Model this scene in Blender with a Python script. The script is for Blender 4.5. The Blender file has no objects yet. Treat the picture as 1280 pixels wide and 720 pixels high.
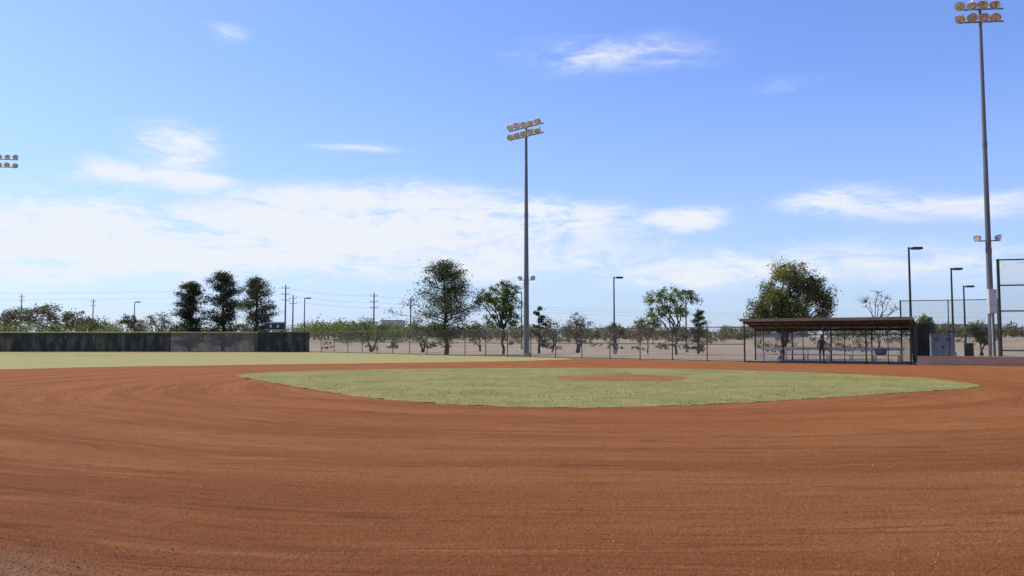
import bpy, math, random, numpy as np
from mathutils import Vector, Matrix
random.seed(7); rng=np.random.default_rng(7)
scene=bpy.context.scene
scene.view_settings.view_transform='Standard'
try: scene.view_settings.look='None'
except Exception: pass
scene.view_settings.exposure=0
# ---------------------------------------------------------------- survey helpers (world metres)
CH=1.6; F=1024.0; TH=math.atan(64/1024.0); S,C=math.sin(TH),math.cos(TH)
def rx(px,py):
    v=(360-py)/F; return ((px-640)/F)/(C-v*S)
def rz(py):
    v=(360-py)/F; return (S+v*C)/(C-v*S)
def X(px,d,py=430): return rx(px,py)*d
def Z(py,d): return CH+rz(py)*d
def G(px,py):
    d=-CH/rz(py); return (rx(px,py)*d,d)
# ---------------------------------------------------------------- node helpers
def nd(nt,typ,props=None,**ins):
    n=nt.nodes.new(typ)
    for k,v in (props or {}).items(): setattr(n,k,v)
    for k,v in ins.items():
        key=int(k[1:]) if k[0]=='i' and k[1:].isdigit() else k.replace('_',' ')
        s=n.inputs[key]
        if isinstance(v,bpy.types.NodeSocket): nt.links.new(v,s)
        else: s.default_value=v
    return n
def M(nt,op,a,b=0.0,c=0.0,clamp=False):
    n=nd(nt,'ShaderNodeMath',{'operation':op,'use_clamp':clamp},i0=a,i1=b)
    if op in('MULTIPLY_ADD','SMOOTH_MIN','WRAP','COMPARE'):
        if isinstance(c,bpy.types.NodeSocket): nt.links.new(c,n.inputs[2])
        else: n.inputs[2].default_value=c
    return n.outputs[0]
def VM(nt,op,a,b=None):
    n=nd(nt,'ShaderNodeVectorMath',{'operation':op},i0=a)
    if b is not None:
        if isinstance(b,bpy.types.NodeSocket): nt.links.new(b,n.inputs[1])
        else: n.inputs[1].default_value=b
    return n.outputs[1] if op in('DOT_PRODUCT','LENGTH') else n.outputs[0]
def SS(nt,x,a,b,lo=0.0,hi=1.0):
    n=nd(nt,'ShaderNodeMapRange',{'interpolation_type':'SMOOTHSTEP'},Value=x)
    n.inputs[1].default_value=a;n.inputs[2].default_value=b;n.inputs[3].default_value=lo;n.inputs[4].default_value=hi
    return n.outputs[0]
def MIX(nt,f,a,b,bt='MIX'):
    n=nt.nodes.new('ShaderNodeMix'); n.data_type='RGBA'; n.blend_type=bt
    for s,v in ((n.inputs[0],f),(n.inputs[6],a),(n.inputs[7],b)):
        if isinstance(v,bpy.types.NodeSocket): nt.links.new(v,s)
        else: s.default_value=v if isinstance(v,(int,float)) else (*v[:3],1)
    return n.outputs[2]
def NOISE(nt,vec,scale,detail=4,rough=.55,dist=0):
    return nd(nt,'ShaderNodeTexNoise',Vector=vec,Scale=scale,Detail=detail,Roughness=rough,Distortion=dist).outputs[0]
def newmat(name):
    m=bpy.data.materials.new(name); m.use_nodes=True
    nt=m.node_tree; return m,nt,nt.nodes['Principled BSDF']
def pos(nt): return nt.nodes.new('ShaderNodeNewGeometry').outputs['Position']
def simple(name,c1,c2=None,scale=3,rough=.7,metal=0,bump=0,spec=.3,stretch=(1,1,1)):
    m,nt,b=newmat(name)
    c2=c2 or tuple(x*.7 for x in c1)
    oc=nt.nodes.new('ShaderNodeTexCoord').outputs['Object']
    v=VM(nt,'MULTIPLY',oc,stretch)
    f=SS(nt,NOISE(nt,v,scale,4,.65),.3,.7)
    nt.links.new(MIX(nt,f,c1,c2),b.inputs['Base Color'])
    b.inputs['Roughness'].default_value=rough; b.inputs['Metallic'].default_value=metal
    b.inputs['Specular IOR Level'].default_value=spec
    if bump:
        bp=nd(nt,'ShaderNodeBump',Height=NOISE(nt,v,scale*4,3),Strength=bump,Distance=.02)
        nt.links.new(bp.outputs[0],b.inputs['Normal'])
    return m
# ---------------------------------------------------------------- mesh builder
class MB:
    def __init__(s): s.V=[];s.Fc=[];s.Mi=[]
    def ring(s,p,ax,r,n):
        ax=Vector(ax).normalized(); a=ax.orthogonal().normalized(); b=ax.cross(a)
        i=len(s.V)
        for k in range(n):
            t=2*math.pi*k/n; q=Vector(p)+(a*math.cos(t)+b*math.sin(t))*r; s.V.append(tuple(q))
        return i
    def skin(s,i,j,n,m):
        for k in range(n):
            s.Fc.append((i+k,i+(k+1)%n,j+(k+1)%n,j+k)); s.Mi.append(m)
    def tube(s,p0,p1,r0,r1=None,n=8,m=0,cap=True):
        r1=r0 if r1 is None else r1
        ax=Vector(p1)-Vector(p0)
        i=s.ring(p0,ax,r0,n); j=s.ring(p1,ax,r1,n); s.skin(i,j,n,m)
        if cap:
            s.Fc.append(tuple(range(i+n-1,i-1,-1))); s.Mi.append(m)
            s.Fc.append(tuple(range(j,j+n))); s.Mi.append(m)
    def path(s,P,R,n=6,m=0):
        for k in range(len(P)-1): s.tube(P[k],P[k+1],R[k],R[k+1],n,m,cap=(k==len(P)-2))
    def box(s,c,sz,rot=0,m=0,mat=None):
        mt=mat or (Matrix.Translation(Vector(c))@Matrix.Rotation(rot,4,'Z'))
        i=len(s.V)
        for x in(-.5,.5):
            for y in(-.5,.5):
                for z in(-.5,.5): s.V.append(tuple(mt@Vector((x*sz[0],y*sz[1],z*sz[2]))))
        for f in((0,1,3,2),(4,6,7,5),(0,4,5,1),(2,3,7,6),(0,2,6,4),(1,5,7,3)):
            s.Fc.append(tuple(i+k for k in f)); s.Mi.append(m)
    def lathe(s,prof,o,ax,n=12,mats=None):
        ax=Vector(ax).normalized(); prev=None
        for q,(r,h) in enumerate(prof):
            i=s.ring(Vector(o)+ax*h,ax,max(r,.001),n)
            if prev is not None: s.skin(prev,i,n,(mats[q-1] if mats else 0))
            prev=i
    def leaves(s,cen,size,m=1,flat=.0,aspect=.6):
        N=len(cen); a=rng.normal(size=(N,3)); a[:,2]*=(1-flat); a/=np.linalg.norm(a,axis=1)[:,None]
        b=rng.normal(size=(N,3)); b-=a*(a*b).sum(1)[:,None]; b/=np.linalg.norm(b,axis=1)[:,None]
        sz=(size*rng.uniform(.6,1.4,N))[:,None]
        q=np.stack([cen+a*sz,cen+b*sz*aspect,cen-a*sz,cen-b*sz*aspect],1).reshape(-1,3)
        i=len(s.V); s.V.extend(map(tuple,q.tolist()))
        s.Fc.extend([(i+4*k,i+4*k+1,i+4*k+2,i+4*k+3) for k in range(N)]); s.Mi.extend([m]*N)
    def build(s,name,mats,smooth=False,loc=None):
        me=bpy.data.meshes.new(name); 
        if loc is not None:
            L=Vector(loc); V=[tuple(Vector(v)-L) for v in s.V]
        else: V=s.V
        me.from_pydata(V,[],s.Fc)
        for m in mats: me.materials.append(m)
        me.polygons.foreach_set('material_index',s.Mi)
        if smooth: me.polygons.foreach_set('use_smooth',[True]*len(s.Fc))
        me.update()
        ob=bpy.data.objects.new(name,me); scene.collection.objects.link(ob)
        if loc is not None: ob.location=loc
        return ob
# ---------------------------------------------------------------- camera
cd=bpy.data.cameras.new('camera'); cam=bpy.data.objects.new('camera',cd); scene.collection.objects.link(cam)
cam.location=(0,0,CH); cam.rotation_euler=(math.pi/2+TH,0,0); cd.sensor_width=36; cd.lens=36*F/1280
cd.clip_start=.05; cd.clip_end=6000; scene.camera=cam
# ---------------------------------------------------------------- sun + sky
SUN_AZ=math.radians(-62); SUN_EL=math.radians(50)   # azimuth measured clockwise from +Y
sd=Vector((math.sin(SUN_AZ)*math.cos(SUN_EL),math.cos(SUN_AZ)*math.cos(SUN_EL),math.sin(SUN_EL)))
sl=bpy.data.lights.new('sun','SUN'); sl.energy=4.7; sl.angle=math.radians(.53); sl.color=(1,.95,.85)
so=bpy.data.objects.new('sun',sl); scene.collection.objects.link(so); so.rotation_euler=(-sd).to_track_quat('-Z','Y').to_euler()
w=bpy.data.worlds.new('World'); scene.world=w; w.use_nodes=True; nt=w.node_tree; nt.nodes.clear()
sky=nd(nt,'ShaderNodeTexSky',{'sky_type':'NISHITA','sun_disc':False,'sun_elevation':SUN_EL,'sun_rotation':SUN_AZ%(2*math.pi),'altitude':300,'air_density':1.0,'dust_density':.8,'ozone_density':2.0})
tc=nd(nt,'ShaderNodeTexCoord').outputs['Generated']
sp=nd(nt,'ShaderNodeSeparateXYZ',Vector=tc)
az=M(nt,'ARCTAN2',sp.outputs[0],sp.outputs[1]); el=M(nt,'ARCSINE',sp.outputs[2])
ae=nd(nt,'ShaderNodeCombineXYZ',X=az,Y=el).outputs[0]
stre=VM(nt,'MULTIPLY',tc,(1,1,3.4))
wv=nd(nt,'ShaderNodeTexNoise',Vector=stre,Scale=5.0,Detail=3.0).outputs[1]
wv=VM(nt,'SUBTRACT',wv,(.5,.5,.5))
warp=VM(nt,'ADD',stre,VM(nt,'MULTIPLY',wv,(.22,.22,.22)))
aew=VM(nt,'ADD',ae,VM(nt,'MULTIPLY',wv,(.09,.035,0)))
n1=NOISE(nt,warp,7.5,6,.6); n2=NOISE(nt,warp,32,5,.65)
nn=M(nt,'ADD',M(nt,'MULTIPLY',n1,.64),M(nt,'MULTIPLY',n2,.36))
clouds=[(215,181,44,17,1.7),(112,213,40,12,1.05),(222,224,48,10,.95),(110,275,110,20,1.05),(230,292,150,26,1.1),(400,270,90,22,1.2),(500,262,110,24,1.4),
 (690,272,85,14,1.3),(600,305,170,24,.72),(60,325,140,18,.85),(330,330,220,20,.7),(700,340,300,20,.42),(760,70,115,20,.68),(283,38,20,10,.6),(450,187,48,5,.75),
 (868,269,36,10,1.25),(1050,248,55,12,1.1),(1160,260,110,12,.8),(1080,325,170,18,.55),(1240,345,120,18,.45),(880,335,110,16,.45),(30,345,60,12,.6),(960,105,60,8,.35),
 (1500,200,140,25,.8),(-150,250,160,30,.8),(-350,120,120,30,.7),(1750,300,260,30,.8)]
acc=None
for px,py,ax_,ay_,amp in clouds:
    u=rx(px,py); v=rz(py); a0=math.atan2(u,1); e0=math.atan2(v,math.hypot(u,1))
    sa=ax_/F*1.25*math.cos(a0)**2 if abs(a0)<1 else ax_/F; se=ay_/F*1.25
    d=VM(nt,'MULTIPLY',VM(nt,'SUBTRACT',aew,(a0,e0,0)),(1/sa,1/se,0))
    g=M(nt,'MULTIPLY',M(nt,'EXPONENT',M(nt,'MULTIPLY',VM(nt,'DOT_PRODUCT',d,d),-1.0)),amp)
    acc=g if acc is None else M(nt,'ADD',acc,g)
acc=M(nt,'MINIMUM',acc,1.3)
cf=SS(nt,M(nt,'MULTIPLY',acc,M(nt,'MULTIPLY_ADD',nn,4.8,-1.5)),.06,1.2,0,.94)
skyc=MIX(nt,1.0,sky.outputs[0],(1.30,1.44,2.08),'MULTIPLY')
hz=SS(nt,el,-.05,.34,.60,0.0)
skyc=MIX(nt,hz,skyc,(4.7,6.3,8.5))
fin=MIX(nt,cf,skyc,(8.7,9.0,9.5))
bg=nd(nt,'ShaderNodeBackground',Color=fin,Strength=.1)
out=nd(nt,'ShaderNodeOutputWorld',Surface=bg.outputs[0])
# ---------------------------------------------------------------- ground materials
def dirt_mat(name='infield_clay',dust=0.0):
    m,nt,b=newmat(name); P=pos(nt)
    q=VM(nt,'SUBTRACT',P,(2.5,31,0)); s3=nd(nt,'ShaderNodeSeparateXYZ',Vector=q)
    r=VM(nt,'LENGTH',VM(nt,'MULTIPLY',q,(1,1,0)))
    big=NOISE(nt,P,.07,2,.5)
    r=M(nt,'ADD',r,M(nt,'MULTIPLY',M(nt,'SUBTRACT',big,.5),3.0))
    th=M(nt,'ARCTAN2',s3.outputs[0],M(nt,'MULTIPLY',s3.outputs[1],-1))
    rv=nd(nt,'ShaderNodeCombineXYZ',X=r,Y=M(nt,'MULTIPLY',th,1.3)).outputs[0]
    st1=NOISE(nt,rv,.9,3,.5); st2=NOISE(nt,rv,3.2,4,.6); st3=NOISE(nt,rv,14,3,.6)
    l1=NOISE(nt,VM(nt,'ADD',rv,(7,3,1)),1.7,1,.4); l2=NOISE(nt,VM(nt,'ADD',rv,(1,9,4)),4.5,1,.4)
    patch=NOISE(nt,P,.5,5,.65); mid=NOISE(nt,P,6,4,.7); fine=NOISE(nt,P,24,5,.8); gr=NOISE(nt,P,95,2,.7)
    brk=SS(nt,NOISE(nt,P,1.1,3,.6),.38,.62)
    g1=M(nt,'MULTIPLY',SS(nt,M(nt,'ABSOLUTE',M(nt,'SUBTRACT',l1,.5)),0,.018,1,0),brk)
    g2=M(nt,'MULTIPLY',SS(nt,M(nt,'ABSOLUTE',M(nt,'SUBTRACT',l2,.52)),0,.026,1,0),M(nt,'SUBTRACT',1.0,M(nt,'MULTIPLY',brk,.6)))
    c=MIX(nt,SS(nt,st1,.38,.64),(.375,.135,.040),(.285,.091,.026))
    c=MIX(nt,M(nt,'MULTIPLY',SS(nt,st2,.52,.68),.55),c,(.45,.195,.074))
    c=MIX(nt,M(nt,'MULTIPLY',SS(nt,st3,.53,.66),.48),c,(.195,.060,.019))
    c=MIX(nt,M(nt,'MULTIPLY',SS(nt,patch,.5,.75),.35),c,(.40,.165,.062))
    c=MIX(nt,M(nt,'MULTIPLY',SS(nt,mid,.48,.70),.32),c,(.215,.070,.023))
    c=MIX(nt,M(nt,'MULTIPLY',SS(nt,fine,.46,.64),.58),c,(.18,.058,.020))
    c=MIX(nt,M(nt,'MULTIPLY',SS(nt,gr,.56,.66),.5),c,(.52,.27,.13))
    c=MIX(nt,M(nt,'MULTIPLY',g1,.6),c,(.155,.050,.018)); c=MIX(nt,M(nt,'MULTIPLY',g2,.5),c,(.15,.048,.017))
    gd=VM(nt,'LENGTH',VM(nt,'MULTIPLY',VM(nt,'SUBTRACT',P,(-4.1,5.2,0)),(1,1.2,0)))
    gf=M(nt,'MULTIPLY',SS(nt,M(nt,'ADD',gd,M(nt,'MULTIPLY',patch,1.8)),1.2,2.8,1,0),SS(nt,fine,.3,.6))
    c=MIX(nt,M(nt,'MULTIPLY',gf,.75),c,(.38,.245,.155))
    if dust: c=MIX(nt,dust,c,(.33,.24,.11))
    nt.links.new(c,b.inputs['Base Color']); b.inputs['Roughness'].default_value=.95; b.inputs['Specular IOR Level'].default_value=.06
    h=M(nt,'ADD',M(nt,'MULTIPLY',mid,1.0),M(nt,'MULTIPLY',fine,1.0))
    h=M(nt,'ADD',h,M(nt,'MULTIPLY',gr,.3)); h=M(nt,'SUBTRACT',h,M(nt,'MULTIPLY',g1,.5))
    bp=nd(nt,'ShaderNodeBump',Height=h,Strength=1.0,Distance=.045); nt.links.new(bp.outputs[0],b.inputs['Normal'])
    return m
def grass_mat(name,a,b_,c_,k=.3,worn=.0):
    m,nt,b=newmat(name); P=pos(nt)
    c=MIX(nt,SS(nt,NOISE(nt,P,.35,5,.7),.38,.62),a,b_)
    c=MIX(nt,M(nt,'MULTIPLY',SS(nt,NOISE(nt,P,1.6,5,.7),.48,.68),.8),c,c_)
    c=MIX(nt,M(nt,'MULTIPLY',SS(nt,NOISE(nt,P,11,5,.8),.45,.66),k*1.8),c,tuple(x*.55 for x in a))
    if worn: c=MIX(nt,M(nt,'MULTIPLY',SS(nt,NOISE(nt,VM(nt,'ADD',P,(31,7,0)),.8,6,.75),.52,.68),worn),c,(.36,.24,.12))
    nt.links.new(c,b.inputs['Base Color']); b.inputs['Roughness'].default_value=.95; b.inputs['Specular IOR Level'].default_value=.1
    return m
def desert_mat():
    m,nt,b=newmat('desert_soil'); P=pos(nt)
    c=MIX(nt,SS(nt,NOISE(nt,P,.03,6,.6),.35,.65),(.28,.20,.115),(.35,.255,.15))
    c=MIX(nt,M(nt,'MULTIPLY',SS(nt,NOISE(nt,P,.25,6,.7),.46,.62),.75),c,(.14,.125,.06))
    nt.links.new(c,b.inputs['Base Color']); b.inputs['Roughness'].default_value=.95
    return m
clay=dirt_mat(); moundclay=dirt_mat('mound_clay',.35); desert=desert_mat()
g_in=grass_mat('infield_turf',(.190,.178,.048),(.255,.228,.074),(.325,.265,.115),.36,.55)
g_out=grass_mat('outfield_turf',(.285,.255,.085),(.33,.29,.115),(.37,.31,.15),.2,.4)
def sm(x): x=max(0,min(1,x)); return x*x*(3-2*x)
def terr(x,y): return 2.1*sm((y-112)/120)
ticks=sorted(set([-3000,-2000,-1300,-900,-600,-400,-300,-220,-160]+list(range(-120,121,12))+[160,220,300,400,600,900,1300,2000,3000]))
ty=sorted(set([-3000,-1500,-600,-200,-60,0,40,80,105]+list(range(112,236,6))+[260,300,360,450,600,900,1300,2000,3500]))
mb=MB()
for y in ty:
    for x in ticks: mb.V.append((x,y,terr(x,y)))
nx=len(ticks)
for j in range(len(ty)-1):
    for i in range(nx-1): mb.Fc.append((j*nx+i,j*nx+i+1,(j+1)*nx+i+1,(j+1)*nx+i)); mb.Mi.append(0)
mb.build('ground',[desert],True)
def ragged(pts,amp,step):
    out=[]
    for k in range(len(pts)):
        a=Vector(pts[k]); b=Vector(pts[(k+1)%len(pts)]); n=max(1,int((b-a).length/step))
        for i in range(n):
            p=a.lerp(b,i/n)
            out.append((p.x+random.uniform(-amp,amp),p.y+random.uniform(-amp,amp)))
    return out
def chaikin(pts,k=2):
    for _ in range(k):
        o=[]
        for i in range(len(pts)):
            a=pts[i];b=pts[(i+1)%len(pts)]
            o+=[(a[0]*.75+b[0]*.25,a[1]*.75+b[1]*.25),(a[0]*.25+b[0]*.75,a[1]*.25+b[1]*.75)]
        pts=o
    return pts
def sheet(name,pts,z,mat):
    import bmesh
    bm=bmesh.new(); vs=[bm.verts.new((p[0],p[1],z)) for p in pts]; f=bm.faces.new(vs)
    bmesh.ops.triangulate(bm,faces=[f]); 
    bmesh.ops.recalc_face_normals(bm,faces=bm.faces)
    me=bpy.data.meshes.new(name); bm.to_mesh(me); bm.free(); me.materials.append(mat)
    if me.polygons[0].normal.z<0: me.flip_normals()
    ob=bpy.data.objects.new(name,me); scene.collection.objects.link(ob); return ob
FL=(-25.0,101.0); FR=(16.0,56.5); DR=(24.9,51.3)
sheet('clay_infield',[(-110,-25),(60,-25),(60,47),(DR[0],DR[1]+.4),(FR[0],FR[1]+.4),FL,(-110,101)],.008,clay)
inpx=[(283,468),(330,477),(400,489),(470,499),(560,506),(650,509.5),(730,510.5),(830,508.5),(930,504),(1030,498),(1130,491),(1243,484),
      (1200,477),(1130,471),(1000,465),(880,461.5),(760,460),(620,460),(480,461.5),(360,464.5)]
inpoly=chaikin([G(*p) for p in inpx],2)
sheet('infield_grass',ragged(inpoly,.10,.2),.013,g_in)
outpx=[(-300,468),(0,462),(130,459),(250,457),(400,455),(520,453.5),(620,452),(720,449.5),(700,447.6),(600,445.2),(500,442.6),(395,440.6)]
outpoly=[G(*p) for p in outpx]+[(-105,99),(-100,45)]
sheet('outfield_grass',ragged(outpoly,.25,.6),.013,g_out)
# pitcher's mound: low dome
mx,my=G(775,472.5); mb=MB(); R=2.75; rings=14; n=64; mb.V.append((mx,my,.177))
for k in range(1,rings+1):
    rr=R*k/rings
    for i in range(n):
        t=2*math.pi*i/n; e=rr*(1+ (.05*math.sin(5*t)+.04*math.sin(11*t+1) if k==rings else 0))
        mb.V.append((mx+e*math.cos(t),my+e*math.sin(t),.017+.16*sm(1-k/rings)))
for i in range(n): mb.Fc.append((0,1+i,1+(i+1)%n)); mb.Mi.append(0)
for k in range(rings-1):
    for i in range(n):
        a=1+k*n+i;b=1+k*n+(i+1)%n; mb.Fc.append((a,a+n,b+n,b)); mb.Mi.append(0)
mb.build('pitchers_mound',[moundclay],True)
mb=MB(); mb.box((mx,my,.18),(.61,.15,.03),.55); mb.build('pitching_rubber',[simple('white_rubber',(.42,.36,.28),rough=.5)])
# grass blades
def inpoly_mask(x,y,poly):
    c=np.zeros(len(x),bool); n=len(poly)
    for i in range(n):
        x1,y1=poly[i]; x2,y2=poly[(i+1)%n]
        if y1==y2: continue
        k=((y1>y)!=(y2>y))&(x<(x2-x1)*(y-y1)/(y2-y1)+x1); c^=k
    return c
blade=grass_mat('grass_blade',(.31,.285,.08),(.40,.35,.12),(.49,.40,.18),.1)
def blades(name,x,y,h,z0):
    N=len(x); t=rng.uniform(0,2*np.pi,N); wd=rng.uniform(.008,.02,N); hh=h*rng.uniform(.4,1.2,N)
    lx=rng.normal(0,.9,N)*hh; ly=rng.normal(0,.9,N)*hh
    dx=np.cos(t)*wd; dy=np.sin(t)*wd
    V=np.stack([np.stack([x-dx,y-dy,np.full(N,z0)],1),np.stack([x+dx,y+dy,np.full(N,z0)],1),np.stack([x+lx,y+ly,z0+hh],1)],1).reshape(-1,3)
    me=bpy.data.meshes.new(name); me.vertices.add(3*N); me.vertices.foreach_set('co',V.ravel())
    me.loops.add(3*N); me.loops.foreach_set('vertex_index',np.arange(3*N))
    me.polygons.add(N); me.polygons.foreach_set('loop_start',np.arange(N)*3); me.polygons.foreach_set('loop_total',np.full(N,3))
    me.update(calc_edges=True); me.materials.append(blade)
    ob=bpy.data.objects.new(name,me); scene.collection.objects.link(ob); return ob
x=rng.uniform(-15,19,110000); y=rng.uniform(18,47,110000)
pt=np.sin(x*1.1+1.7*np.sin(y*.7))+np.sin(y*1.4+1.5*np.sin(x*.9))
k=inpoly_mask(x,y,inpoly)&(((x-mx)**2+(y-my)**2)>2.7**2)&(y<19+rng.exponential(10,len(x)))&(pt+rng.normal(0,.8,len(x))>-.5)
blades('grass_blades',x[k],y[k],.028,.011)
# pebbles and clods in the clay
N=30000; yy=3.5+rng.exponential(4.5,N); xx=rng.uniform(-.75,.75,N)*yy*1.2
xx=np.concatenate([xx,rng.normal(-3.8,.75,7000)]); yy=np.concatenate([yy,rng.normal(5.4,.5,7000)]); N=len(xx)
sz=rng.uniform(.0025,.0065,N)*(1+(rng.random(N)>.97)*1.0)
base=np.array([(1,0,-.5),(-.5,.87,-.5),(-.5,-.87,-.5),(0,0,.8)])
V=(base[None]*rng.uniform(.6,1.3,(N,4,3)))*sz[:,None,None]; a=rng.uniform(0,6.28,N); ca,sa=np.cos(a),np.sin(a)
Vx=V[...,0]*ca[:,None]-V[...,1]*sa[:,None]+xx[:,None]; Vy=V[...,0]*sa[:,None]+V[...,1]*ca[:,None]+yy[:,None]; Vz=V[...,2]+.009+sz[:,None]*.3
V=np.stack([Vx,Vy,Vz],-1).reshape(-1,3)
tri=np.array([(0,1,3),(1,2,3),(2,0,3)]); Fc=(tri[None]+4*np.arange(N)[:,None,None]).reshape(-1,3)
me=bpy.data.meshes.new('pebbles'); me.from_pydata(V.tolist(),[],Fc.tolist())
pm,pnt,pb=newmat('pebble'); rnd=nd(pnt,'ShaderNodeNewGeometry').outputs['Random Per Island']
pc=MIX(pnt,SS(pnt,rnd,.4,1),(.30,.105,.038),(.50,.29,.17)); pnt.links.new(pc,pb.inputs['Base Color']); pb.inputs['Roughness'].default_value=.9
me.materials.append(pm); ob=bpy.data.objects.new('pebbles',me); scene.collection.objects.link(ob)
# ---------------------------------------------------------------- common materials
darksteel=simple('dark_painted_steel',(.075,.065,.055),(.04,.035,.03),3,.55,.2)
polegrey=simple('pole_paint',(.19,.185,.18),(.13,.125,.12),1,.55,.3,stretch=(1,1,.2))
lampmetal=simple('lamp_housing',(.72,.71,.67),(.5,.48,.43),3,.4,.3)
def glassface():
    m,nt,b=newmat('lamp_glass'); b.inputs['Roughness'].default_value=.12
    nt.links.new(MIX(nt,SS(nt,NOISE(nt,pos(nt),6,3),.35,.65),(.72,.67,.55),(.34,.30,.24)),b.inputs['Base Color']); return m
lglass=glassface()
def chain_mat(name,col,cover=.11,per=.07):
    m,nt,b=newmat(name); uv=nd(nt,'ShaderNodeUVMap').outputs[0]; s=nd(nt,'ShaderNodeSeparateXYZ',Vector=uv)
    a=M(nt,'ADD',s.outputs[0],s.outputs[1]); d=M(nt,'SUBTRACT',s.outputs[0],s.outputs[1])
    f1=M(nt,'LESS_THAN',M(nt,'FRACT',M(nt,'DIVIDE',a,per)),cover); f2=M(nt,'LESS_THAN',M(nt,'FRACT',M(nt,'DIVIDE',d,per)),cover)
    f=M(nt,'MAXIMUM',f1,f2); b.inputs['Roughness'].default_value=.6; b.inputs['Metallic'].default_value=.3
    nt.links.new(MIX(nt,SS(nt,NOISE(nt,uv,1.5,2),.3,.7),col,tuple(x*.7 for x in col)),b.inputs['Base Color'])
    t=nt.nodes.new('ShaderNodeBsdfTransparent'); mx_=nd(nt,'ShaderNodeMixShader',i0=f,i1=t.outputs[0],i2=b.outputs[0])
    nt.links.new(mx_.outputs[0],nt.nodes['Material Output'].inputs[0]); return m
chain=chain_mat('chain_link',(.15,.14,.125),.085)
def screen_mat(name,c1,c2,tr):
    m,nt,b=newmat(name); uv=nd(nt,'ShaderNodeUVMap').outputs[0]
    n_=NOISE(nt,VM(nt,'MULTIPLY',uv,(1,.4,1)),.8,5,.65)
    nt.links.new(MIX(nt,SS(nt,n_,.35,.65),c1,c2),b.inputs['Base Color']); b.inputs['Roughness'].default_value=.85
    wv_=nd(nt,'ShaderNodeTexNoise',Vector=VM(nt,'MULTIPLY',uv,(1,.3,1)),Scale=1.3,Detail=3.0).outputs[0]
    t=nt.nodes.new('ShaderNodeBsdfTransparent'); mx_=nd(nt,'ShaderNodeMixShader',i0=M(nt,'MAXIMUM',M(nt,'MULTIPLY_ADD',wv_,.3,tr-.15),0.0),i1=b.outputs[0],i2=t.outputs[0])
    nt.links.new(mx_.outputs[0],nt.nodes['Material Output'].inputs[0]); return m
scr_dark=screen_mat('windscreen_dark',(.020,.029,.017),(.040,.048,.028),.02)
scr_grey=screen_mat('windscreen_faded',(.15,.145,.105),(.10,.098,.072),.12)
yellow=simple('yellow_cap',(.42,.37,.13),(.30,.27,.11),.8,.6)
def fence(name,pts,h,spacing,rails,mesh,post,r=.035,z0=0,extra=None,mh=None,cap=None):
    mb=MB(); uvs=[]
    quads=[]; L=0
    for a,b in zip(pts[:-1],pts[1:]):
        a=Vector((*a,z0));b=Vector((*b,z0)); l=(b-a).length; n=max(1,round(l/spacing))
        for i in range(n+1):
            p=a.lerp(b,i/n); rr=r*1.5 if i in(0,n) else r
            mb.tube(p,p+Vector((0,0,h+.05)),rr,rr,8,0)
        for zz in rails: mb.tube(a+Vector((0,0,zz)),b+Vector((0,0,zz)),r*.75,n=6,m=0)
        if cap: mb.tube(a+Vector((0,0,h+.03)),b+Vector((0,0,h+.03)),.07,n=8,m=2)
        i=len(mb.V); off=(b-a).cross(Vector((0,0,1))).normalized()*(r+.01)
        t=mh or h
        for p in(a,b,b+Vector((0,0,t)),a+Vector((0,0,t))): mb.V.append(tuple(p+off+Vector((0,0,.03))))
        mb.Fc.append((i,i+1,i+2,i+3)); mb.Mi.append(1); quads.append((len(mb.Fc)-1,L,L+l,0,t)); L+=l
    mats=[post,mesh]+([cap] if cap else [])
    ob=mb.build(name,mats); me=ob.data; uv=me.uv_layers.new(name='UVMap')
    for fi,u0,u1,v0,v1 in quads:
        ls=me.polygons[fi].loop_start
        for q,c in enumerate(((u0,v0),(u1,v0),(u1,v1),(u0,v1))): uv.data[ls+q].uv=c
    return ob
fence('outfield_windscreen_fence',[(-110,102),(X(212,102),102)],2.4,3,[2.4],scr_dark,darksteel,cap=yellow)
fence('outfield_windscreen_fence',[(X(212,102)+.1,102),(X(322,102),102)],2.4,3,[2.4],scr_grey,darksteel,cap=yellow)
fence('outfield_windscreen_fence',[(X(322,102)+.1,102),(FL[0]-.1,101.5)],2.4,3,[2.4],scr_dark,darksteel,cap=darksteel)
fence('chain_link_fence',[FL,FR],2.45,3.05,[.08,1.25,2.45],chain,darksteel,r=.04)
def dugp(t,dep,z=0):
    L=Vector((DR[0]-FR[0],DR[1]-FR[1])); p=Vector(FR)+L*t+Vector((-L.y,L.x)).normalized()*dep
    return Vector((p.x,p.y,z))
# ---------------------------------------------------------------- dugout
wood=simple('dugout_roof_wood',(.24,.16,.10),(.15,.10,.06),2.5,.8,0,.3,stretch=(1,1,6))
fascia=simple('dugout_fascia',(.30,.22,.14),(.20,.15,.09),2,.8,0,.2,stretch=(.5,.5,3))
alu=simple('aluminium_bench',(.62,.62,.60),(.45,.45,.44),2,.4,.5)
concrete=simple('concrete',(.42,.38,.33),(.32,.29,.25),1.5,.9,0,.3)
dug=bpy.data.objects.new('dugout',None); scene.collection.objects.link(dug); dug.location=dugp(.5,1.4)
def par(ob,p=dug):
    ob.parent=p; ob.matrix_parent_inverse=Matrix.Translation(-p.location); return ob
bpy.context.view_layer.update()
def prism(mb,P,th,m):
    i=len(mb.V)
    for p in P: mb.V.append(tuple(p))
    for p in P: mb.V.append((p[0],p[1],p[2]-th))
    for f in((0,1,2,3),(7,6,5,4),(0,4,5,1),(1,5,6,2),(2,6,7,3),(3,7,4,0)): mb.Fc.append(tuple(i+k for k in f)); mb.Mi.append(m)
mb=MB(); prism(mb,[dugp(-.02,-.35,2.98),dugp(1.02,-.35,2.98),dugp(1.02,3.2,2.42),dugp(-.02,3.2,2.42)],.05,0)
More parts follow.
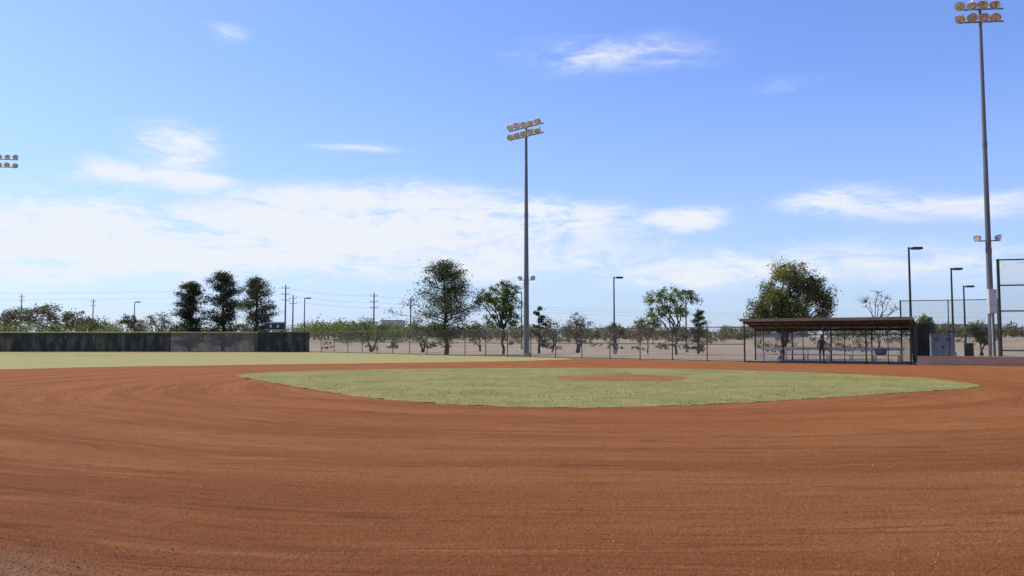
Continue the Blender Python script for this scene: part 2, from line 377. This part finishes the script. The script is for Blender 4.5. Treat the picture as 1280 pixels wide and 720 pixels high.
for k in range(15):
    t=k/14; a=dugp(t,-.3,2.86); b=dugp(t,3.15,2.31); mb.tube(a,b,.055,n=4,m=0)
for dep,z in((0,2.78),(1.45,2.58),(2.95,2.35)): mb.tube(dugp(0,dep,z-.06),dugp(1,dep,z-.06),.07,n=6,m=1)
a=dugp(-.02,-.37,2.90);b=dugp(1.02,-.37,2.90); cc=(a+b)/2; ang=math.atan2(b.y-a.y,b.x-a.x)
mb.box(cc,((b-a).length,.04,.20),ang,2)
par(mb.build('roof',[wood,darksteel,fascia]))
mb=MB()
for t in(0,.25,.5,.75,1):
    mb.tube(dugp(t,0),dugp(t,0,2.76),.05,n=8); mb.tube(dugp(t,2.95),dugp(t,2.95,2.33),.05,n=8)
for t in(.125,.375,.625,.875): mb.tube(dugp(t,0),dugp(t,0,2.76),.028,n=8)
for z in(.1,1.9): mb.tube(dugp(0,0,z),dugp(1,0,z),.028,n=6)
for z in(.1,2.2): mb.tube(dugp(0,2.95,z),dugp(1,2.95,z),.028,n=6)
par(mb.build('posts',[darksteel]))
par(fence('front_mesh',[tuple(dugp(.0,.0)[:2]),tuple(dugp(1,.0)[:2])],1.9,30,[],chain,darksteel))
par(fence('back_mesh',[tuple(dugp(.0,2.98)[:2]),tuple(dugp(1,2.98)[:2])],2.2,30,[],chain,darksteel))
mb=MB(); cc=dugp(.5,1.5,.05); mb.box(cc,((b-a).length-.6,2.8,.09),ang); par(mb.build('slab',[concrete]))
mb=MB()
for dep,z0_ in((2.3,.1),(1.2,.1)):
    for (d2,z,wd,ht) in((0,.45,.28,.05),(.22,.85,.04,.20)):
        if dep<2 and z>.5: continue
        c1=dugp(.5,dep+d2,z+z0_); mb.box(c1,((b-a).length*.86,wd,ht),ang)
    for k in range(7):
        t=.08+k*.14
        mb.tube(dugp(t,dep-.1,z0_),dugp(t,dep-.1,.43+z0_),.025,n=6); mb.tube(dugp(t,dep+.19,z0_),dugp(t,dep+.19,(.85 if dep>2 else .43)+z0_),.025,n=6)
par(mb.build('bench',[alu]))
mb=MB(); e0=dugp(1.01,.1); e1=dugp(1.02,3.1)
cc=(e0+e1)/2; mb.box((cc.x+.02,cc.y,1.25),(3.0,.06,2.3),ang+math.pi/2)
p0=e1; mb.box((p0.x+.3,p0.y+.2,1.35),(1.1,.08,2.5),0)
par(mb.build('end_wall',[simple('dark_plank',(.055,.04,.03),(.03,.024,.02),2,.8)]))
mb=MB(); c0=dugp(.82,1.25,.78)
mb.lathe([(0.001,-.36),(.13,-.35),(.19,-.28),(.2,0),(.19,.28),(.13,.35),(.001,.36)],c0,(math.cos(ang),math.sin(ang),0),12)
mb.path([c0+Vector((-.2*math.cos(ang),-.2*math.sin(ang),.18)),c0+Vector((-.08,.05,.34)),c0+Vector((.08,-.05,.34)),c0+Vector((.2*math.cos(ang),.2*math.sin(ang),.18))],[.02]*4)
mb.build('sports_bag',[simple('bag_fabric',(.25,.26,.28),(.16,.17,.19),4,.8)],True)
# low retaining wall right of dugout
blk=simple('stucco_block',(.54,.36,.23),(.46,.29,.18),1.2,.9,0,.4)
mb=MB()
wp=[(DR[0]+.25,DR[1]-.35),(32,48.6),(46,44.5)]
for a_,b_ in zip(wp[:-1],wp[1:]):
    a_=Vector(a_);b_=Vector(b_); c_=(a_+b_)/2; an=math.atan2(b_.y-a_.y,b_.x-a_.x); l=(b_-a_).length
    mb.box((c_.x,c_.y,.24),(l+.05,.2,.48),an,0); mb.box((c_.x,c_.y,.525),(l+.1,.26,.08),an,1)
mb.build('low_block_wall',[blk,simple('wall_cap',(.56,.40,.28),(.48,.33,.22),1,.9)])
fence('chain_link_fence',[(25.9,54.6),(31.2,52.6)],4.15,2.6,[.1,2.1,4.15],chain,darksteel,r=.035)
fence('backstop_fence',[(X(1251,51),51),(46,47.0)],6.55,2.9,[.9,3.35,4.95,6.55],chain,darksteel,r=.06)
# electrical cabinet
cab=simple('cabinet_grey',(.30,.32,.33),(.22,.235,.245),1,.5,.2)
mb=MB(); cx=X(1174,56.5); mb.box((cx,56.5,.1),(1.8,1.1,.2),0,1); mb.box((cx,56.5,1.05),(1.6,.9,1.7),0,0); mb.box((cx,56.5,1.93),(1.7,1.0,.06),0,0)
for s_ in(-.4,.4):
    mb.box((cx+s_,56.035,1.05),(.76,.03,1.55),0,0); mb.box((cx+s_*.15,56.01,1.05),(.03,.04,.22),0,2)
    for q in range(5): mb.box((cx+s_,56.012,1.5+q*.05),(.4,.02,.02),0,2)
mb.build('electrical_cabinet',[cab,concrete,darksteel])
mb=MB(); cx=X(1211,56); mb.lathe([(.001,0),(.29,0),(.29,.3),(.31,.31),(.29,.33),(.29,.6),(.31,.61),(.29,.63),(.30,.95),(.33,.97),(.27,.98),(.26,.6),(.001,.5)],(cx,56,.35),(0,0,1),18); mb.box((cx,56,.18),(.7,.7,.35),0,1)
mb.build('trash_barrel',[simple('barrel_green',(.03,.05,.04),rough=.5),concrete],False)
# ---------------------------------------------------------------- floodlight poles
AIM=Vector((2.5,32,0))
def flood(mb,p,aim,s=1.0,ball=.34):
    ax=(aim-Vector(p)).normalized(); ax=(ax*.85+Vector((0,0,-.25))).normalized()
    mb.lathe([(.001,-.42*s),(.10*s,-.42*s),(.12*s,-.22*s),(.20*s,-.12*s),(.31*s,.05*s),(.36*s,.16*s),(.37*s,.2*s),(.345*s,.2*s),(.001,.17*s)],p,ax,14,[1,1,1,1,1,1,1,2])
    mb.tube(Vector(p)-ax*.15*s+Vector((0,0,.0)),Vector(p)-ax*.1*s+Vector((0,0,-.38*s)),.03,n=6,m=0)
def floodpole(px,d,top_py,arm_dir,rows,mid_py,r0,r1,box=None,nl=5,alen=3.6,aim=None,hs=.82,aimspread=8):
    aim=aim or AIM
    x=X(px,d,430); zt=Z(top_py,d); mb=MB()
    mb.tube((x,d,-.2),(x,d,.35),.42,.42,16,3)
    n=10
    for k in range(n):
        z0=.35+(zt-.35)*k/n; z1=.35+(zt-.35)*(k+1)/n
        ra=r0+(r1-r0)*k/n; rb=r0+(r1-r0)*(k+1)/n
        mb.tube((x,d,z0),(x,d,z1),ra,rb,14,0,cap=(k==n-1))
        if k in(3,6): mb.tube((x,d,z0-.15),(x,d,z0+.15),ra+.02,ra+.02,14,0)
    A=Vector(arm_dir).normalized()
    for q in range(rows):
        zz=zt-.25-q*.85; c=Vector((x,d,zz)); mb.tube(c-A*alen/2,c+A*alen/2,.055,n=6,m=0)
        side=(aim-c); side.z=0; side.normalize()
        for i in range(nl):
            p=c+A*((i+.5)/nl-.5)*alen+side*.42+Vector((0,0,.22+random.uniform(-.05,.05)))
            flood(mb,p,aim+Vector((random.uniform(-1,1),random.uniform(-1,1),0))*aimspread,hs)
            mb.tube(c+A*((i+.5)/nl-.5)*alen,p+Vector((0,0,-.3)),.03,n=5,m=0)
    if mid_py:
        zz=Z(mid_py,d); c=Vector((x,d,zz)); hw=.62
        B=Vector((1,-.25,0)).normalized()
        mb.tube(c-B*hw,c+B*hw,.04,n=6,m=0)
        for s_ in(-1,1):
            p=c+B*hw*s_+Vector((0,0,.18)); ax=(B*s_*.8+Vector((0,-.5,-.2))).normalized()
            mb.lathe([(.001,-.25),(.12,-.22),(.2,-.05),(.24,.1),(.22,.11),(.001,.09)],p,ax,12,[1,1,1,1,2])
            mb.tube(c+B*hw*s_,p,.03,n=5,m=0)
    if box:
        zz0,zz1=Z(box[1],d),Z(box[0],d); mb.box((x-.12,d-r0-.16,(zz0+zz1)/2),(.5,.3,zz1-zz0),0,1)
        mb.tube((x-.12,d-r0-.1,.1),(x-.12,d-r0-.1,zz0),.04,n=6,m=1)
    return mb.build('floodlight_pole',[polegrey,lampmetal,lglass,concrete],False)
floodpole(658,75,156,(2.9,-2.9,0),2,350,.27,.11,None,alen=4.4,aim=Vector((-14,45,0)),hs=.95)
floodpole(1240,52.5,7,(2.9,-.3,0),2,301,.20,.09,(362,392),nl=4,alen=2.9,hs=.9,aim=Vector((10,30,0)))
floodpole(-12,88,196,(3.2,.6,0),2,358,.26,.11,None,alen=4.0)
# ---------------------------------------------------------------- shoebox street lamps
def lamp(px,d,top_py,side=1,base=None):
    x=X(px,d); zt=Z(top_py,d); zb=terr(x,d); mb=MB()
    mb.tube((x,d,zb-.2),(x,d,zb+.5),.25,.25,12,1); mb.tube((x,d,zb+.5),(x,d,zt),.10,.07,10,0)
    mb.tube((x,d,zt-.1),(x+side*.35,d,zt-.1),.045,n=6,m=0)
    mb.box((x+side*.62,d,zt-.08),(.72,.42,.18),0,0); mb.box((x+side*.62,d,zt-.18),(.5,.32,.03),0,2)
    mb.build('street_lamp',[darksteel,concrete,lglass])
lamp(768,88,346,1); lamp(1139.5,62,309,1); lamp(1192,72,335,0.9); lamp(1207,82,357,1); lamp(167,150,377,1); lamp(380,130,372,1); lamp(858,100,363,.9); lamp(652,125,365,-1)
# ---------------------------------------------------------------- utility poles + lines
uw=simple('weathered_pole',(.17,.15,.135),(.11,.10,.09),1,.9)
def upole(px,d,top_py,arms):
    x=X(px,d); zt=Z(top_py,d); mb=MB(); mb.tube((x,d,terr(x,d)-.3),(x,d,zt),.34,.22,8,0)
    for k in range(arms):
        z=zt-1.2-k*2.2; mb.tube((x-1.4,d,z),(x+1.4,d,z),.10,n=5,m=0)
        for s_ in(-1.3,1.3): mb.tube((x+s_,d,z),(x+s_,d,z+.6),.09,n=6,m=0)
    mb.build('utility_pole',[uw]); return x,zt
upoles=[(-420,300,352,3),(356,300,356,3),(365.5,330,369,2),(467,310,366,3),(513,340,372,2),(115,420,374,2),(25,420,368,2),(1010,420,386,2)]
tops=[(upole(*u),u) for u in upoles]
mb=MB()
def wire(a,b,sag,r=.03):
    a=Vector(a);b=Vector(b); P=[]
    for k in range(25):
        t=k/24; p=a.lerp(b,t); p.z-=sag*4*t*(1-t); P.append(p)
    mb.path(P,[r]*25,4)
for (px0,d0,p0,px1,d1,p1) in((-420,300,356,356,300,360),(356,300,360,467,310,370),(467,310,370,1010,420,389),(1010,420,389,1900,430,380),(-420,300,364,356,300,368),(356,300,368,467,310,378),(467,310,378,1010,420,394),(1010,420,394,1900,430,388),(356,300,376,513,340,386),(513,340,376,1010,420,391)):
    wire((X(px0,d0),d0,Z(p0,d0)),(X(px1,d1),d1,Z(p1,d1)),2.5 if px1-px0>200 else .8)
mb.build('power_lines',[uw])
# ---------------------------------------------------------------- scoreboard
mb=MB(); d=101; x0,x1=X(331,d),X(355,d); z0,z1=Z(413,d),Z(402.5,d)
mb.box(((x0+x1)/2,d,(z0+z1)/2),(x1-x0,.25,z1-z0),0,0)
mb.box(((x0+x1)/2,d-.14,z1-.1),(x1-x0-.1,.04,.1),0,1); mb.box(((x0+x1)/2,d-.14,z0+.08),(x1-x0-.1,.04,.06),0,1)
for k in range(5): mb.box((x0+.3+k*(x1-x0-.6)/4,d-.14,(z0+z1)/2),(.26,.04,.34),0,1 if k%2 else 2)
for xx_ in(x0+.3,x1-.3): mb.tube((xx_,d+.2,0),(xx_,d+.2,z0+.2),.08,n=8,m=2)
mb.build('scoreboard',[simple('board_navy',(.02,.03,.07),rough=.5),simple('board_white',(.6,.6,.6),rough=.5),darksteel])
# ---------------------------------------------------------------- vegetation
bark=simple('bark',(.10,.075,.055),(.055,.042,.032),3,.95,0,0,stretch=(1,1,.3))
barkgrey=simple('bark_grey',(.19,.155,.125),(.11,.09,.07),3,.95,0,0,stretch=(1,1,.3))
def leafmat(name,a,b_,c_,tr=.35,ns=.8):
    m,nt,b=newmat(name); g=nt.nodes.new('ShaderNodeNewGeometry'); P=g.outputs['Position']
    c=MIX(nt,SS(nt,NOISE(nt,P,ns,2,.6),.38,.62),a,b_)
    c=MIX(nt,M(nt,'MULTIPLY',SS(nt,g.outputs['Random Per Island'],.5,1),.8),c,c_)
    nt.links.new(c,b.inputs['Base Color']); b.inputs['Roughness'].default_value=.6; b.inputs['Specular IOR Level'].default_value=.25
    t=nd(nt,'ShaderNodeBsdfTranslucent',Color=MIX(nt,1.0,c,(1.3,1.4,.6),'MULTIPLY'))
    x_=nd(nt,'ShaderNodeMixShader',i0=tr,i1=b.outputs[0],i2=t.outputs[0]); nt.links.new(x_.outputs[0],nt.nodes['Material Output'].inputs[0]); return m
pineM=leafmat('pine_needles',(.070,.085,.032),(.045,.058,.022),(.115,.13,.05),.25)
pineD=leafmat('pine_needles_dark',(.044,.057,.024),(.028,.040,.017),(.075,.09,.038),.2)
mesq=leafmat('mesquite_leaves',(.125,.145,.042),(.08,.098,.03),(.185,.205,.065),.4)
palo=leafmat('palo_verde_leaves',(.20,.195,.06),(.075,.080,.032),(.31,.29,.09),.35,.45)
olive=leafmat('olive_scrub',(.14,.13,.065),(.085,.082,.045),(.20,.18,.10),.3)
green=leafmat('green_scrub',(.145,.165,.055),(.09,.108,.042),(.22,.235,.095),.35)
brown=leafmat('dry_scrub',(.155,.115,.085),(.095,.075,.055),(.215,.17,.125),.2)
def limb(mb,a,b,r0,r1,wob=.08,n=5,seg=4):
    a=Vector(a);b=Vector(b); l=(b-a).length; P=[a];R=[r0]
    for k in range(1,seg):
        t=k/seg; p=a.lerp(b,t)+Vector((random.gauss(0,1),random.gauss(0,1),random.gauss(0,.6)))*wob*l*.5
        P.append(p); R.append(r0+(r1-r0)*t)
    P.append(b);R.append(r1); mb.path(P,R,n); return P
def pine(name,px,d,top_py,width_px,ncl,mat,crown0=.18,seed=1,lean=0,lsz=.12,per=42):
    random.seed(seed); x=X(px,d); zb=terr(x,d)-.1; H=Z(top_py,d)-zb; W=width_px/F*d/2; mb=MB()
    top=Vector((x+lean,d,zb+H)); base=Vector((x,d,zb)); limb(mb,base,top-Vector((0,0,.2)),H*.022+.05,.03,.02,8,8)
    cens=[]; nb=int(ncl/5)
    for k in range(nb):
        f=crown0+(1-crown0)*((k+random.random())/nb); g=(f-crown0)/(1-crown0)
        prof=(min(1,g/.18)**.5)*(1-g)**.62*1.15+.09
        L=W*prof*random.choice((.45,.7,.95,1.1,1.3)); th=random.uniform(0,6.283)
        p0=base.lerp(top,f*.96); e=p0+Vector((math.cos(th)*L,math.sin(th)*L,L*random.uniform(.1,.55)*(1 if g>.15 else .2)))
        P=limb(mb,p0,e,.05*(1-g)+.02,.012,.07,4,3)
        for q in range(5):
            t=random.uniform(.3,1.05); c=p0.lerp(e,t)+Vector((random.gauss(0,.12),random.gauss(0,.12),random.gauss(0,.06)+.05))*W*.5; cens.append((c,W*random.uniform(.08,.17)))
    cens.append((top,W*.10)); cens.append((top-Vector((0,0,.3)),W*.13))
    for c,r in cens:
        pts=rng.normal(size=(per,3))*np.array([r,r,r*.55])+np.array(c); mb.leaves(pts,lsz,1,0,.3)
    return mb.build(name,[bark,mat])
def broad(name,px,d,lobes,ncl,per,leaf,lsz,wood_=None,trunk=.16,fork=.3,seed=1,clr=.5,base_py=None,stems=1,droop=0,shell=.45):
    """lobes: (px,py,rx_px,ry_px) outline measured at distance d"""
    random.seed(seed); x=X(px,d); zb=terr(x,d)-.1; mb=MB(); H=max(Z(l[1]-l[3],d) for l in lobes)-zb
    base=Vector((x,d,zb)); limbs=[]
    for s_ in range(stems):
        fk=base+Vector((random.uniform(-.12,.12)*H*(stems>1),random.uniform(-.1,.1)*H*(stems>1),H*fork*random.uniform(.85,1.1)))
        limb(mb,base+Vector((random.uniform(-.15,.15)*(stems>1),0,0)),fk,trunk,trunk*.7,.10,8,4)
        for i,l in enumerate(lobes):
            if stems>1 and i%stems!=s_: continue
            r_=l[2]/F*d
            for q in range(2):
                e=Vector((X(l[0],d)+random.gauss(0,.3)*r_,d+random.gauss(0,.45)*r_,Z(l[1],d)+random.gauss(0,.2)*r_))
                P=limb(mb,fk,e,trunk*.55,.035,.10,6,5); limbs+=P[1:]
    tot=sum(l[2]*l[3] for l in lobes)
    for l in lobes:
        a=l[2]/F*d;b_=l[3]/F*d; c=Vector((X(l[0],d),d,Z(l[1],d)))
        for k in range(max(3,int(ncl*l[2]*l[3]/tot))):
            v=Vector((random.gauss(0,1),random.gauss(0,1),random.gauss(0,1))).normalized()*(random.random()**shell)*random.uniform(.85,1.15)
            p=c+Vector((v.x*a,v.y*a,v.z*b_))
            q=min(limbs,key=lambda w_:(w_-p).length); limb(mb,q,p,.028,.008,.12,3,3)
            if per:
                r=clr*random.uniform(.45,1.2)
                pts=rng.normal(size=(int(per*random.uniform(.5,1.4)),3))*np.array([r,r,r*.75])*.55+np.array(p)
                if droop: 
                    k2=rng.random(len(pts)); pts[:,2]-=k2**1.5*droop
                mb.leaves(pts,lsz,1,0,.5)
    return mb.build(name,[wood_ or bark,leaf])
pine('pine_tree',237,108,353,50,360,pineD,.08,11,lsz=.14)
pine('pine_tree',279,110,341,58,420,pineD,.08,12,lsz=.14)
pine('pine_tree',320,106,347,52,340,pineM,.08,13,lsz=.13)
pine('pine_tree',558,84,329,90,400,pineM,.20,14,-.3)
pine('pine_tree',873,90,388,32,110,pineD,.1,15,per=30)
pine('pine_tree',674,92,384,24,80,pineD,.15,16,per=26)
broad('mesquite_tree',629,86,[(622,376,24,18),(640,385,14,24),(605,374,13,10),(630,360,18,8),(618,400,14,9)],125,72,mesq,.095,bark,.15,.36,21,.5)
broad('mesquite_tree',845,84,[(838,368,19,12),(823,376,16,11),(860,372,14,10),(842,390,22,12),(818,392,10,8)],105,52,mesq,.095,bark,.13,.35,22,.45)
broad('mesquite_tree',810,92,[(805,402,12,9),(817,405,10,10)],40,36,olive,.10,bark,.08,.3,23,.4)
broad('palo_verde_tree',975,66,[(988,338,20,15),(1006,350,20,14),(1024,362,16,16),(968,364,20,16),(990,374,26,16),(950,386,14,14),(1033,382,9,18),(1005,396,32,10),(938,397,8,7),(968,392,18,12)],330,105,palo,.075,bark,.2,.3,24,.48,droop=.8,stems=2,shell=.35)
broad('bare_tree',1098,120,[(1085,376,14,11),(1110,378,14,11),(1098,370,16,9),(1120,386,10,6)],220,0,brown,.1,barkgrey,.13,.45,25,.4,stems=2,shell=.3)
broad('mesquite_tree',722,96,[(720,400,12,13),(730,408,14,10),(712,410,10,9)],70,22,brown,.09,bark,.12,.3,26,.4,stems=3)
broad('mesquite_tree',690,100,[(688,405,12,10),(680,412,9,8)],45,22,brown,.09,bark,.1,.3,27,.4,stems=2)
broad('mesquite_tree',465,104,[(455,405,16,9),(475,410,14,8),(445,412,10,6)],60,14,olive,.10,bark,.13,.3,28,.5,stems=3)
broad('mesquite_tree',530,100,[(520,408,16,9),(540,412,12,8)],55,14,olive,.10,bark,.12,.3,29,.5,stems=3)
broad('mesquite_tree',770,100,[(768,410,10,8),(778,414,8,6)],40,26,olive,.10,bark,.1,.3,30,.4,stems=2)
broad('mesquite_tree',600,108,[(596,410,14,8),(585,414,10,6)],45,26,olive,.10,bark,.1,.3,40,.4,stems=3)
broad('bare_tree',200,125,[(195,398,14,10),(208,402,12,10),(188,405,12,8)],120,8,brown,.12,barkgrey,.14,.3,31,.4,stems=3)
broad('mesquite_tree',162,128,[(160,402,11,9),(170,408,10,7)],40,36,olive,.14,bark,.14,.3,32,.5,stems=2)
broad('shrub',1155,80,[(1155,404,10,9),(1163,412,10,8)],50,50,green,.11,bark,.1,.3,33,.4,stems=2)
broad('shrub',1226,80,[(1222,412,12,9),(1232,420,12,9)],50,60,green,.11,bark,.1,.3,34,.4,stems=2)
broad('palo_verde_tree',78,125,[(60,392,24,12),(92,400,26,12),(120,406,18,8),(30,394,22,13),(8,398,18,10)],190,34,olive,.15,barkgrey,.16,.25,35,.7,stems=4)
# distant tree line: one mass
def mass(name,items,leaf,lsz,per):
    mb=MB()
    for (px0,px1,d,top0,top1,n) in items:
        for k in range(n):
            px=random.uniform(px0,px1); dd=d*random.uniform(.9,1.12); t=(px-px0)/(px1-px0)
            x=X(px,dd); zb=terr(x,dd); zt=Z(top0+(top1-top0)*t+abs(random.gauss(0,4.5)),dd); h=max(.6,zt-zb)
            for j in range(4):
                c=np.array([x+random.gauss(0,.6),dd+random.gauss(0,.8),zb+h*random.uniform(.2,.9)])
                r=h*random.uniform(.14,.24)
                mb.leaves(rng.normal(size=(per,3))*np.array([r*1.5,r*1.5,r])*.8+c,lsz,1,0,.6)
            mb.tube((x,dd,zb-.1),(x+random.gauss(0,.4),dd,zb+h*.7),.09,.03,4,0,False)
    return mb.build(name,[bark,leaf])
random.seed(50)
mass('distant_tree_line',[(385,530,190,401,403,80),(530,930,230,404,408,90),(-100,150,230,394,398,80),(140,400,260,405,406,80),(390,470,260,400,402,30)],green,.24,34)
mass('distant_tree_line',[(-500,1900,330,406,408,320),(520,960,210,407,410,70),(1040,1300,240,403,405,70),(-500,-60,160,380,385,40),(1300,1900,150,390,392,60)],olive,.32,24)
mass('desert_scrub',[(395,900,165,420,420,60),(395,930,130,430,431,22),(950,1130,110,427,428,12),(950,1250,170,418,418,40)],olive,.13,24)
mass('desert_scrub',[(500,930,185,411,413,90),(400,700,200,411,412,40)],brown,.16,24)
# distant low buildings
bw=simple('white_wall',(.62,.60,.56),(.52,.50,.46),.3,.8); broof=simple('flat_roof',(.28,.26,.24),rough=.9); bgl=simple('window_glass',(.05,.06,.08),rough=.2)
def bld(px0,px1,d,py):
    x0,x1=X(px0,d),X(px1,d); zt=Z(py,d); zb=terr(0,d)-.3; c=(x0+x1)/2; mb=MB()
    mb.box((c,d+8,(zb+zt)/2),(x1-x0,16,zt-zb),0,0); mb.box((c,d+8,zt+.15),(x1-x0+.5,16.5,.35),0,1)
    n=max(2,int((x1-x0)/5))
    for k in range(n): mb.box((x0+(k+.5)*(x1-x0)/n,d-.02,zb+(zt-zb)*.6),(2.2,.08,1.2),0,2)
    mb.build('warehouse_building',[bw,broof,bgl])
bld(476,500,350,401); bld(925,1010,380,409); bld(1165,1250,360,406)
# ---------------------------------------------------------------- person standing in dugout
def person(loc,face):
    root=bpy.data.objects.new('person',None); scene.collection.objects.link(root); root.location=loc; root.rotation_euler=(0,0,face)
    def skinned(nm,pts,edges,rad,mats,rooti=0):
        me=bpy.data.meshes.new(nm); me.from_pydata(pts,edges,[]); ob=bpy.data.objects.new(nm,me); scene.collection.objects.link(ob)
        md=ob.modifiers.new('s','SKIN'); md.use_smooth_shade=True
        for i,r in enumerate(rad): me.skin_vertices[0].data[i].radius=(r,r) if not isinstance(r,tuple) else r
        me.skin_vertices[0].data[rooti].use_root=True
        ob.modifiers.new('ss','SUBSURF').levels=2; ob.modifiers['ss'].render_levels=2
        for m in mats: me.materials.append(m)
        ob.parent=root; return ob
    m,nt,b=newmat('clothed_body'); s=nd(nt,'ShaderNodeSeparateXYZ',Vector=nt.nodes.new('ShaderNodeTexCoord').outputs['Object'])
    z=s.outputs[2]; ax_=M(nt,'ABSOLUTE',s.outputs[0])
    c=MIX(nt,M(nt,'GREATER_THAN',z,.93),(.05,.055,.07),(.022,.03,.06))
    c=MIX(nt,M(nt,'GREATER_THAN',z,1.47),c,(.38,.22,.15))
    arm=M(nt,'MULTIPLY',M(nt,'GREATER_THAN',ax_,.215),M(nt,'LESS_THAN',z,1.18)); c=MIX(nt,arm,c,(.38,.22,.15))
    c=MIX(nt,M(nt,'LESS_THAN',z,.07),c,(.03,.03,.03)); nt.links.new(c,b.inputs['Base Color']); b.inputs['Roughness'].default_value=.85
    P=[(0,0,.95),(0,0,1.12),(0,.01,1.3),(0,0,1.43),(0,0,1.5),(0,-.01,1.56)]; E=[(0,1),(1,2),(2,3),(3,4),(4,5)]; R=[(.15,.11),(.13,.10),(.16,.115),(.11,.08),(.055,.055),(.05,.05)]
    for s_ in(-1,1):
        i=len(P); P+=[(s_*.18,0,1.40),(s_*.235,.02,1.13),(s_*.25,-.07,.90),(s_*.25,-.09,.82)]; R+=[.062,.045,.033,.03]; E+=[(3,i),(i,i+1),(i+1,i+2),(i+2,i+3)]
        i=len(P); P+=[(s_*.10,0,.86),(s_*.115,-.015,.48),(s_*.125,.01,.09),(s_*.14,-.15,.04)]; R+=[.09,.062,.045,.042]; E+=[(0,i),(i,i+1),(i+1,i+2),(i+2,i+3)]
    skinned('body',P,E,R,[m])
    sk=simple('skin',(.38,.22,.15),(.34,.19,.13),6,.6)
    for s_ in(-1,1):
        hp=[(s_*.25,-.09,.82),(s_*.25,-.10,.77)]; he=[(0,1)]; hr=[.026,.03]
        for q in range(4):
            i=len(hp); y=-.125+q*.017; hp+=[(s_*.25,y,.74),(s_*.245,y-.004,.705),(s_*.235,y-.006,.675+.008*abs(q-1.5))]; hr+=[.009,.008,.007]; he+=[(1,i),(i,i+1),(i+1,i+2)]
        i=len(hp); hp+=[(s_*.24,-.135,.765),(s_*.232,-.15,.735)]; hr+=[.01,.008]; he+=[(1,i),(i,i+1)]
        skinned('hand',hp,he,hr,[sk])
    mb=MB(); 
    prof=[(.001,-.125),(.045,-.12),(.06,-.09),(.073,-.04),(.078,.02),(.074,.07),(.055,.105),(.001,.12)]
    mb.lathe(prof,(0,-.015,1.64),(0,0,1),16); mb.lathe([(.001,-.03),(.02,-.02),(.008,.03),(.001,.035)],(0,-.098,1.63),(0,0,1),8)
    for s_ in(-1,1):
        mb.lathe([(.001,-.01),(.011,0),(.001,.01)],(s_*.03,-.082,1.655),(0,1,0),8,[1,1]); mb.lathe([(.001,-.03),(.014,0),(.001,.03)],(s_*.078,-.01,1.635),(0,0,1),8)
    mb.box((0,-.084,1.585),(.045,.012,.009),0,2)
    mb.lathe([(.082,-.02),(.086,.03),(.08,.08),(.055,.115),(.001,.128)],(0,-.008,1.665),(0,0,1),16,[3]*4)
    mb.box((0,-.12,1.685),(.13,.11,.012),0,3)
    h=mb.build('head',[sk,simple('eye',(.03,.02,.02),rough=.3),simple('lips',(.30,.12,.10),rough=.5),simple('cap_navy',(.02,.025,.05),rough=.8)],True); h.parent=root
pp=dugp(.46,1.75,.095); person(pp,-.35)
